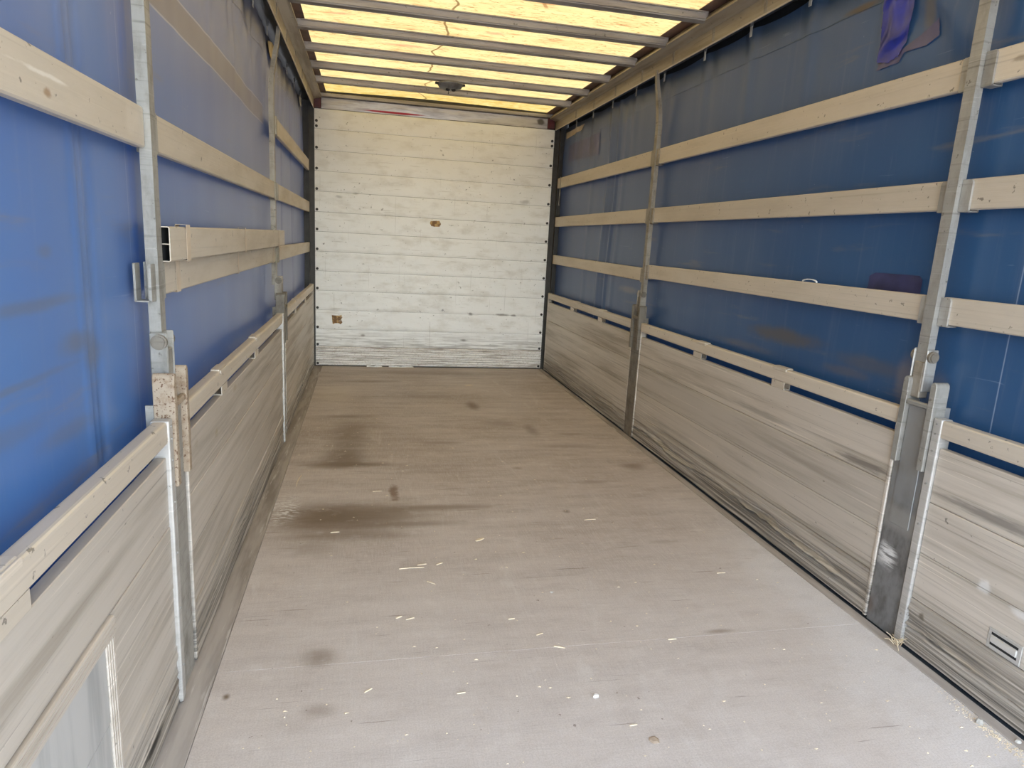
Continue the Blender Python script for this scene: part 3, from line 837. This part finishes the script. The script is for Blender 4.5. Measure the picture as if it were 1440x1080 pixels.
# ------------------------------------------------------------------ posts
def post(side, yu, yl, uf, label, m_up, m_low, m_cheek, u0, levels_minus, levels_plus, redplate=False):
    """hinged curtain-side post: broad channel below, slim post with lath pockets above"""
    yc = yl
    t = thing('curtain_post', P(side, 0, yl, 0), label, 'post', 'upright posts')
    def shift(bm_):
        for v in bm_.verts: v.co.x += uf if side < 0 else -uf
        return bm_
    b = BM()
    hw = .072
    prism(b, [(-.055, yc - hw), (.0, yc - hw), (.0, yc + hw), (-.055, yc + hw), (-.055, yc + hw - .008), (-.008, yc + hw - .008), (-.008, yc - hw + .008), (-.055, yc - hw + .008)], 'y', 0, 1, side)
    for v in b.verts:
        x, tt, yv = v.co
        v.co = (x, yv, .003 if tt == 0 else .885)
    bmesh.ops.recalc_face_normals(b, faces=b.faces[:])
    col = obj('lower_column', shift(b), m_low, t)
    # stiffening plate and raised weld lines on the broad face
    b = BM(); sbox(b, side, 0, .004, yc - .048, yc + .045, .42, .872, .002)
    obj('face_plate', shift(b), m_low, col)
    for s in (-1, 1):
        b = BM()
        ya, yb = (yc + s * .048, yc + s * .074)
        if ya > yb: ya, yb = yb, ya
        top = [(yb, .655), (yb, .955)] + [((ya + yb) / 2 + (yb - ya) / 2 * math.cos(q * math.pi / 6), .955 + .018 * math.sin(q * math.pi / 6)) for q in range(1, 6)] + [(ya, .955), (ya, .655)]
        if not s * 1: pass
        prism(b, top, 'u', -.035, .020, side)
        bmesh.ops.bevel(b, geom=[e_ for e_ in b.edges], offset=.002, segments=1, affect='EDGES')
        obj('cheek_plate', shift(b), m_cheek, t)
    b = BM(); sbox(b, side, .001, .018, yc - .050, yc + .050, .874, .892, .003)
    obj('cross_bar', shift(b), m_cheek, t)
    yc = yu
    b = BM(); sbox(b, side, -.034, .004, yc - .023, yc + .021, .900, 1.03, .003)
    obj('hinge_tongue', b, m_low if m_low != 'foot' else 'galv_brown', t)
    for s in (-1, 1):
        b = BM(); sbox(b, side, -.04, .006, yc + s * .029 - .004, yc + s * .029 + .004, .925, 1.075, .003)
        ear = obj('hinge_ear', b, m_up, t)
        b = BM(); cyl(b, P(side, -.014, yc + s * .037, 1.05), 'y', .021, .010, 16); cyl(b, P(side, -.014, yc + s * .044, 1.05), 'y', .016, .006, 16)
        obj('pivot_bolt', b, 'foot_brown', ear)
    # upper post, a U channel whose head curves inward under the roof rail
    hw, dp = .0225, .030
    path = [(u0, 1.02), (u0, 1.6), (u0, 2.20), (u0 + .006, 2.28), (u0 + .018, 2.37), (u0 + .034, 2.46), (u0 + .040, 2.51), (u0 + .042, 2.552)]
    rings = []
    for i, (u, z) in enumerate(path):
        k = 1 if z < 2.25 else max(.45, 1 - (z - 2.25) * 1.5)
        d = dp * (1 if z < 2.2 else max(.5, 1 - (z - 2.2)))
        h = hw * k
        lip = .005
        rings.append([P(side, *q) for q in ((u, yc - h, z), (u, yc + h, z),
                                            (u - d, yc + h, z), (u - d, yc + h - lip, z), (u - lip, yc + h - lip, z), (u - lip, yc - h + lip, z), (u - d, yc - h + lip, z), (u - d, yc - h, z))])
    b = BM(); sweep(b, rings)
    up = obj('upper_column', b, m_up, t)
    for s, levels in ((-1, levels_minus), (1, levels_plus)):
        for lev in levels:
            zb, zt = SZ[lev]
            if side > 0 and s > 0 and lev == 3 and yc > 4: zb, zt = zb - .028, zt - .026
            b = BM()
            y0, y1 = (yc + s * .0245, yc + s * .064)
            if y0 > y1: y0, y1 = y1, y0
            # front plate, floor and back plate of the cup
            pts = [(y0, zb - .006), (y1, zb - .006), (y1, zt - .012), (y1 - .006 if s > 0 else y1, zt - .002), (y0 + .006 if s < 0 else y0, zt - .002), (y0, zt - .012)]
            prism(b, pts, 'u', -.0247, -.0172, side)
            sbox(b, side, -.058, -.019, y0, y1, zb - .0075, zb - .0035)
            sbox(b, side, -.060, -.0545, y0, y1, zb - .006, zt)
            o = obj('lath_pocket', b, 'plate_red' if (redplate and lev == 3 and s > 0) else m_up, up)
    return t
R2 = post(1, RP[0], 1.970, 0, 'grey steel post nearest the camera on the right wall, broad dark foot', 'galv_pale', 'foot', 'galv', 0, (1, 2, 3), (1, 2, 3), True)
R1 = post(1, RP[1], 4.58, .004, 'dusty steel post with bent head, farther along the right wall', 'galv_brown', 'foot_brown', 'foot_brown', -.012, (1, 2, 3), (1, 2, 3))
L1 = post(-1, LP[0], 1.985, .012, 'grey steel post nearest the camera on the left wall, rusty foot brackets', 'galv', 'galv', 'rust', -.010, (3,), (2, 3))
L2 = post(-1, LP[1], 4.565, .006, 'dark steel post with bent head, farther along the left wall', 'galv_brown', 'foot_brown', 'foot_brown', -.026, (2, 3), (1, 2, 3))

# ------------------------------------------------------------------ dropside panels
PT, RB, SB = .851, .788, .754          # panel top, rail bottom, slot bottom
def panel(side, y0, y1, label, spacers, clips, cap0='panel', cap1='panel', recess=None, hole=None, crumple=0.0, u=0.0):
    t = thing('dropside_panel', P(side, 0, (y0 + y1) / 2, .01), label, 'panel', 'dropside panels')
    def S(bm, u0, u1, a, b, z0, z1, bev=0, seg=1): sbox(bm, side, u + u0, u + u1, a, b, z0, z1, bev, seg)
    b = BM(); S(b, -.034, .006, y0 + .004, y1 - .004, RB, PT, .009, 3)
    rail = obj('top_rail', b, 'rail', t)
    for yk in clips:
        b = BM(); S(b, -.030, .002, yk - .055, yk + .055, PT - .001, PT + .006, .003, 2)
        S(b, .001, .0085, yk - .055, yk + .055, PT - .013, PT + .004, .002)
        obj('rail_clip', b, 'rail', rail)
    for (yc, cap) in ((y0, cap0), (y1, cap1)):
        cw = .034 if cap == 'panel_white' else .016
        b = BM(); a = yc if yc == y0 else yc - cw
        S(b, -.036, .011 if cw > .03 else .005, a, a + cw, .008, PT + .002, .004, 2)
        c_ = obj('end_cap', b, cap, t)
        if cap == 'panel_white':
            for zz_ in (.12, .30, .47, .62, .74, .80, .835):
                b = BM(); cyl(b, P(side, u + .012, a + .017, zz_), 'x', .0035, .004, 8)
                obj('rivet', b, 'galv', c_)
    # open box-section spacers in the slot
    for yk in spacers:
        b = BM()
        L_ = .05
        w_ = .003
        for (ua, ub, za, zb) in ((-.032, .002, SB, SB + w_), (-.032, .002, RB - w_, RB), (-.032, -.032 + w_, SB + w_, RB - w_), (.002 - w_, .002, SB + w_, RB - w_)):
            S(b, ua, ub, yk - L_, yk + L_, za, zb)
        obj('spacer', b, 'rail', t)
    edges = [SB, .557, .369, .196]
    ya, yb = y0 + (.035 if cap0 == 'panel_white' else .017), y1 - (.035 if cap1 == 'panel_white' else .017)
    for k, (zt, zb) in enumerate(zip(edges, edges[1:])):
        aa, bb = ya, yb
        if recess and k > 0: aa = recess[1] + .05
        b = BM(); S(b, -.028, .0 + (.0012 if k == 1 else 0), aa, bb, zb + .0012, zt - .0008, .0022)
        obj('plank', b, 'panel', t)
    # ridged bottom plank, battered
    b = BM()
    ny = max(30, int((yb - ya) * 70)); nz = 64
    seed = y0 * 3 + side
    aa = recess[1] + .05 if recess else ya
    def fb(a, c):
        y = aa + (yb - aa) * a; z = .009 + (.1945 - .009) * c
        rg = .004 * (abs(((c * 5.0) % 1) - .5) * 2) ** .6
        uu = -.002 + rg + .004 * noise.noise((y * 3, z * 20, seed))
        if crumple:
            zc = .085 + .035 * noise.noise((y * 1.7, 1, seed)) + .010 * noise.noise((y * 9, 2, seed)) + .004 * noise.noise((y * 31, 3, seed))
            on = max(0, min(1, .75 + 1.6 * noise.noise((y * 1.3, 4, seed))))
            wd_ = .0055 + .003 * noise.noise((y * 12, 5, seed))
            uu -= crumple * on * math.exp(-((z - zc) / wd_) ** 2)
            uu += crumple * .45 * on * (1 + noise.noise((y * 17, 6, seed))) * math.exp(-((z - zc - .012) / .006) ** 2)
            uu -= crumple * .5 * on * math.exp(-((z - zc - .034) / .012) ** 2) * (1 + noise.noise((y * 7, 9, seed)))
        if c in (0, 1): uu -= .006
        return P(side, u + uu, y, z)
    grid(b, fb, ny, nz)
    S(b, -.028, -.020, aa, yb, .018, .1945)
    obj('kick_plank', b, 'panel', t)
    if recess:
        r0, r1 = recess
        zt = .557
        b = BM(); S(b, -.030, .009, ya, r1 + .048, .512, zt - .0008, .004, 2)
        for q in (.520, .532, .544): S(b, .0085, .0100, ya, r1 + .048, q, q + .005, .001)
        fr_ = obj('recess_frame', b, 'panel', t)
        b = BM(); S(b, -.030, .006, r1, r1 + .048, .018, .511, .002)
        for q in (.008, .020, .032): S(b, .0055, .0072, r1 + q, r1 + q + .006, .03, .511, .001)
        obj('recess_frame', b, 'panel', t)
        b = BM(); S(b, -.034, .004, ya, r1 - .001, .335, .511, .002)
        o = obj('recess_panel', b, 'recess', t)
        b = BM(); S(b, -.034, .0025, ya, r1 - .001, .018, .333, .002)
        o = obj('recess_panel', b, 'recess', t)
    if hole:
        h0, h1, z0, z1 = hole
        b = BM(); S(b, .0005, .0035, h0 - .012, h1 + .012, z0 - .014, z1 + .012, .002)
        hp = obj('lashing_slot', b, 'panel_white', t)
        b = BM(); S(b, .003, .0042, h0, h1, z0, z0 + .008); S(b, .003, .0042, h0, h1, z1 - .008, z1)  # black strips laid on the plate for the shade in the slits
        obj('slot_shade', b, 'hole_shade', hp)
        b = BM(); S(b, .003, .008, h0, h1, z0 + .009, z1 - .009, .003)
        obj('slot_bar', b, 'panel_white', hp)
    return t
g = G('smooth grey recess sheet'); f = g.noise((3, 9, .8), 2, 6, .6)
c = g.mix(g.ramp(f, .42, .7), (.47, .46, .44), (.33, .33, .32))
M['recess'] = g.out(c, .4, .3)
panel(1, REAR, 1.893, 'grey panel at the right edge of the photo, white end strip and slotted hole', (1.0, -.1), (1.0,), 'panel', 'panel_white', None, (1.45, 1.54, .214, .256), .018)
panel(1, 2.047, 4.505, 'long grey low panel between the two right posts, crumpled along its bottom', (2.815, 3.635), (2.81, 3.60), 'panel', 'panel', None, None, .024)
panel(1, 4.655, D - .07, 'short grey low panel on the right by the white front wall', (5.39, 6.20), (5.36, 6.1), 'panel', 'panel', None, None, .006)
panel(-1, REAR, 1.905, 'grey low panel nearest the camera on the left, recessed hatch in it', (1.06, .2), (1.03,), 'panel', 'panel_white', (REAR, 1.375), None, .006, .014)
panel(-1, 2.075, 4.47, 'long grey low panel between the two left posts', (2.65, 3.42), (2.62, 3.44), 'panel', 'panel_white', None, None, .004, .012)
panel(-1, 4.645, D - .07, 'short grey low panel at the far left by the white front wall', (5.35, 6.2), (5.4,), 'panel', 'panel', None, None, .008, .006)

# ------------------------------------------------------------------ litter on the floor
def splinter(x, y, L_, ang, w_, label, mat='splinter', h_=.003, group='wood splinters on the floor'):
    bm = BM()
    n = 5
    rings = []
    for i in range(n + 1):
        q = i / n
        ww = w_ * (.35 + .65 * math.sin(math.pi * min(1, max(0, q * .9 + .08)))) * random.uniform(.8, 1.1)
        cx_ = (q - .5) * L_; oy = .04 * L_ * math.sin(q * 3)
        rings.append([(cx_, oy - ww / 2, 0), (cx_, oy + ww / 2, 0), (cx_, oy + ww / 3, h_), (cx_, oy - ww / 3, h_)])
    R_ = Matrix.Translation((x, y, .0006)) @ Matrix.Rotation(ang, 4, 'Z')
    sweep(bm, [[tuple(R_ @ Vector(p)) for p in r] for r in rings])
    tag(obj('wood_splinter', bm, mat, None, (x, y, 0)), label, 'splinter', group)
LIT = [(.73, 2.632, .13, .02, .006, 'long thin pale splinter lying crosswise mid floor'), (.775, 2.66, .05, .15, .010, 'short splinter touching the long thin one'),
       (.85, 2.66, .04, .5, .012, 'Y-shaped looking chip right of the long thin splinter'), (.80, 2.50, .05, -.7, .009, 'small slanted splinter just in front of the long thin one'),
       (.175, 3.72, .22, 1.5, .008, 'yellow stick by the left edge of the floor'), (.66, 2.26, .03, .4, .012, 'stubby pale chip at left centre of the near floor'),
       (.70, 2.245, .04, .3, .007, 'thin chip right beside the stubby pale chip'), (1.20, 2.005, .05, -.4, .010, 'pale splinter near the faint floor joint'),
       (1.15, 2.09, .035, .35, .006, 'tiny splinter just behind the faint floor joint'), (.55, 1.86, .035, .6, .006, 'lone pale sliver left of centre in the foreground'),
       (.83, 1.81, .035, .1, .005, 'hair thin sliver in the middle foreground'), (1.07, 2.20, .03, .1, .006, 'tiny crosswise sliver in the middle of the floor'),
       (1.31, 1.60, .03, .05, .006, 'tiny white sliver just behind the tan chip'), (1.06, 2.88, .06, .5, .03, 'broad pale flake in front of the dark stain'),
       (.40, 3.02, .05, .1, .012, 'white chip lying in the big dark stain'), (.60, 3.53, .06, .1, .008, 'pale sliver left of the red brown stain'),
       (1.50, 6.27, .10, .2, .05, 'broad pale flake far back near the white front wall'), (1.66, 3.06, .08, .1, .006, 'brown twig on the right half of the floor'),
       (2.06, 2.45, .05, .0, .007, 'small grey sliver near the right floor edge'), (1.62, 2.0, .04, .0, .004, 'white sliver on the bluish right part of the floor')]
for (x, y, L_, a, w_, lb) in LIT:
    splinter(x, y, L_ * .8, a, w_ * .7, lb)
for x, L_, lb in ((.62, .16, 'longer pale plastic shred at the foot of the white front wall'), (.90, .26, 'flat bluish white strip at the foot of the white front wall')):
    bm = BM()
    rings = []
    for i in range(7):
        q = i / 6; xx_ = x + (q - .5) * L_; yy_ = D - .035 + .006 * math.sin(q * 7 + x); hh = .012 + .006 * math.sin(q * 11)
        rings.append([(xx_, yy_, .0005), (xx_, yy_ + .016, .0005), (xx_, yy_ + .017, hh), (xx_, yy_ + .004, hh)])
    sweep(bm, rings)
    tag(obj('plastic_strip', bm, 'white', None, (x, D - .03, 0)), lb, 'strip')
# tan chip, white crumb, stones
def lump(x, y, r, h_, mat, name, label, cat, n=9, seed=1):
    rd = random.Random(seed)
    bm = BM()
    base = [(x + r * math.cos(2 * math.pi * i / n) * rd.uniform(.75, 1.1), y + r * .9 * math.sin(2 * math.pi * i / n) * rd.uniform(.75, 1.1)) for i in range(n)]
    sweep(bm, [[(px, py, .0005) for px, py in base], [(x + (px - x) * 1.04, y + (py - y) * 1.04, h_ * .5) for px, py in base], [(x + (px - x) * .62, y + (py - y) * .62, h_) for px, py in base]])
    tag(obj(name, bm, mat, None, (x, y, 0)), label, cat)
lump(1.346, 1.535, .019, .004, 'paper', 'cardboard_chip', 'flat tan rounded chip lying in the foreground', 'chip', 6, 3)
lump(1.242, 1.74, .010, .008, 'white', 'plaster_crumb', 'small white crumb in the middle foreground', 'crumb', 7, 5)
lump(1.27, 2.375, .009, .003, 'white', 'paper_scrap', 'tiny white paper scrap right of centre on the floor', 'scrap', 4, 6)
lump(2.385, 1.46, .013, .016, 'stone', 'stone', 'small pale stone by the right floor edge', 'stone', 8, 8)
lump(2.428, 1.37, .009, .010, 'stone', 'stone', 'smaller stone on the seal past the pale stone', 'stone', 7, 9)
# straw tuft at the foot of the near right post
bm = BM()
for i in range(16):
    x, y = W - .018 + random.uniform(-.012, .008), 1.868 + random.uniform(-.02, .015)
    d = Vector((random.uniform(-.035, .004), random.uniform(-.05, .03), random.uniform(.0, .05)))
    rings = []
    for q in (0, .5, 1):
        p = Vector((x, y, .004)) + d * q + Vector((0, 0, .008 * math.sin(q * math.pi)))
        rings.append([tuple(p + Vector(o_)) for o_ in ((-.0014, 0, 0), (.0014, 0, 0), (.0007, .0014, .0016), (-.0007, .0014, .0016))])
    sweep(bm, rings)
tag(obj('straw_tuft', bm, 'splinter', None, (W - .02, 1.868, 0)), 'tuft of pale straw at the foot of the near right post', 'straw', None, None)
# crumbs nobody could count
def crumbs(name, label, n, fn, rmin, rmax):
    bm = BM()
    for _ in range(n):
        x, y = fn()
        r = random.uniform(rmin, rmax)
        a = random.uniform(0, 6.3)
        st = random.choice((1, 1, 2.5))
        vs_ = [bm.verts.new((x + r * st * math.cos(a + t_) if k < 3 else x, y + r * math.sin(a + t_) if k < 3 else y, .0005 if k < 3 else .0005 + r * .7)) for k, t_ in enumerate((0, 2.1, 4.2, 0))]
        for q in ((0, 1, 2), (0, 1, 3), (1, 2, 3), (2, 0, 3)): bm.faces.new([vs_[i] for i in q])
    bmesh.ops.recalc_face_normals(bm, faces=bm.faces[:])
    return tag(obj(name, bm, 'splinter'), label, 'sawdust', None, 'stuff')
crumbs('sawdust', 'scattered sawdust and tiny wood crumbs on the floor', 620, lambda: (random.uniform(.12, 2.36), 1.2 + 5.7 * random.random() ** 1.3), .0012, .0042)
crumbs('sawdust', 'line of pale sawdust along the right floor edge', 420, lambda: (W - .075 + random.gauss(0, .012) + 0.0, 1.42 + random.gauss(0, .07)), .001, .0028)
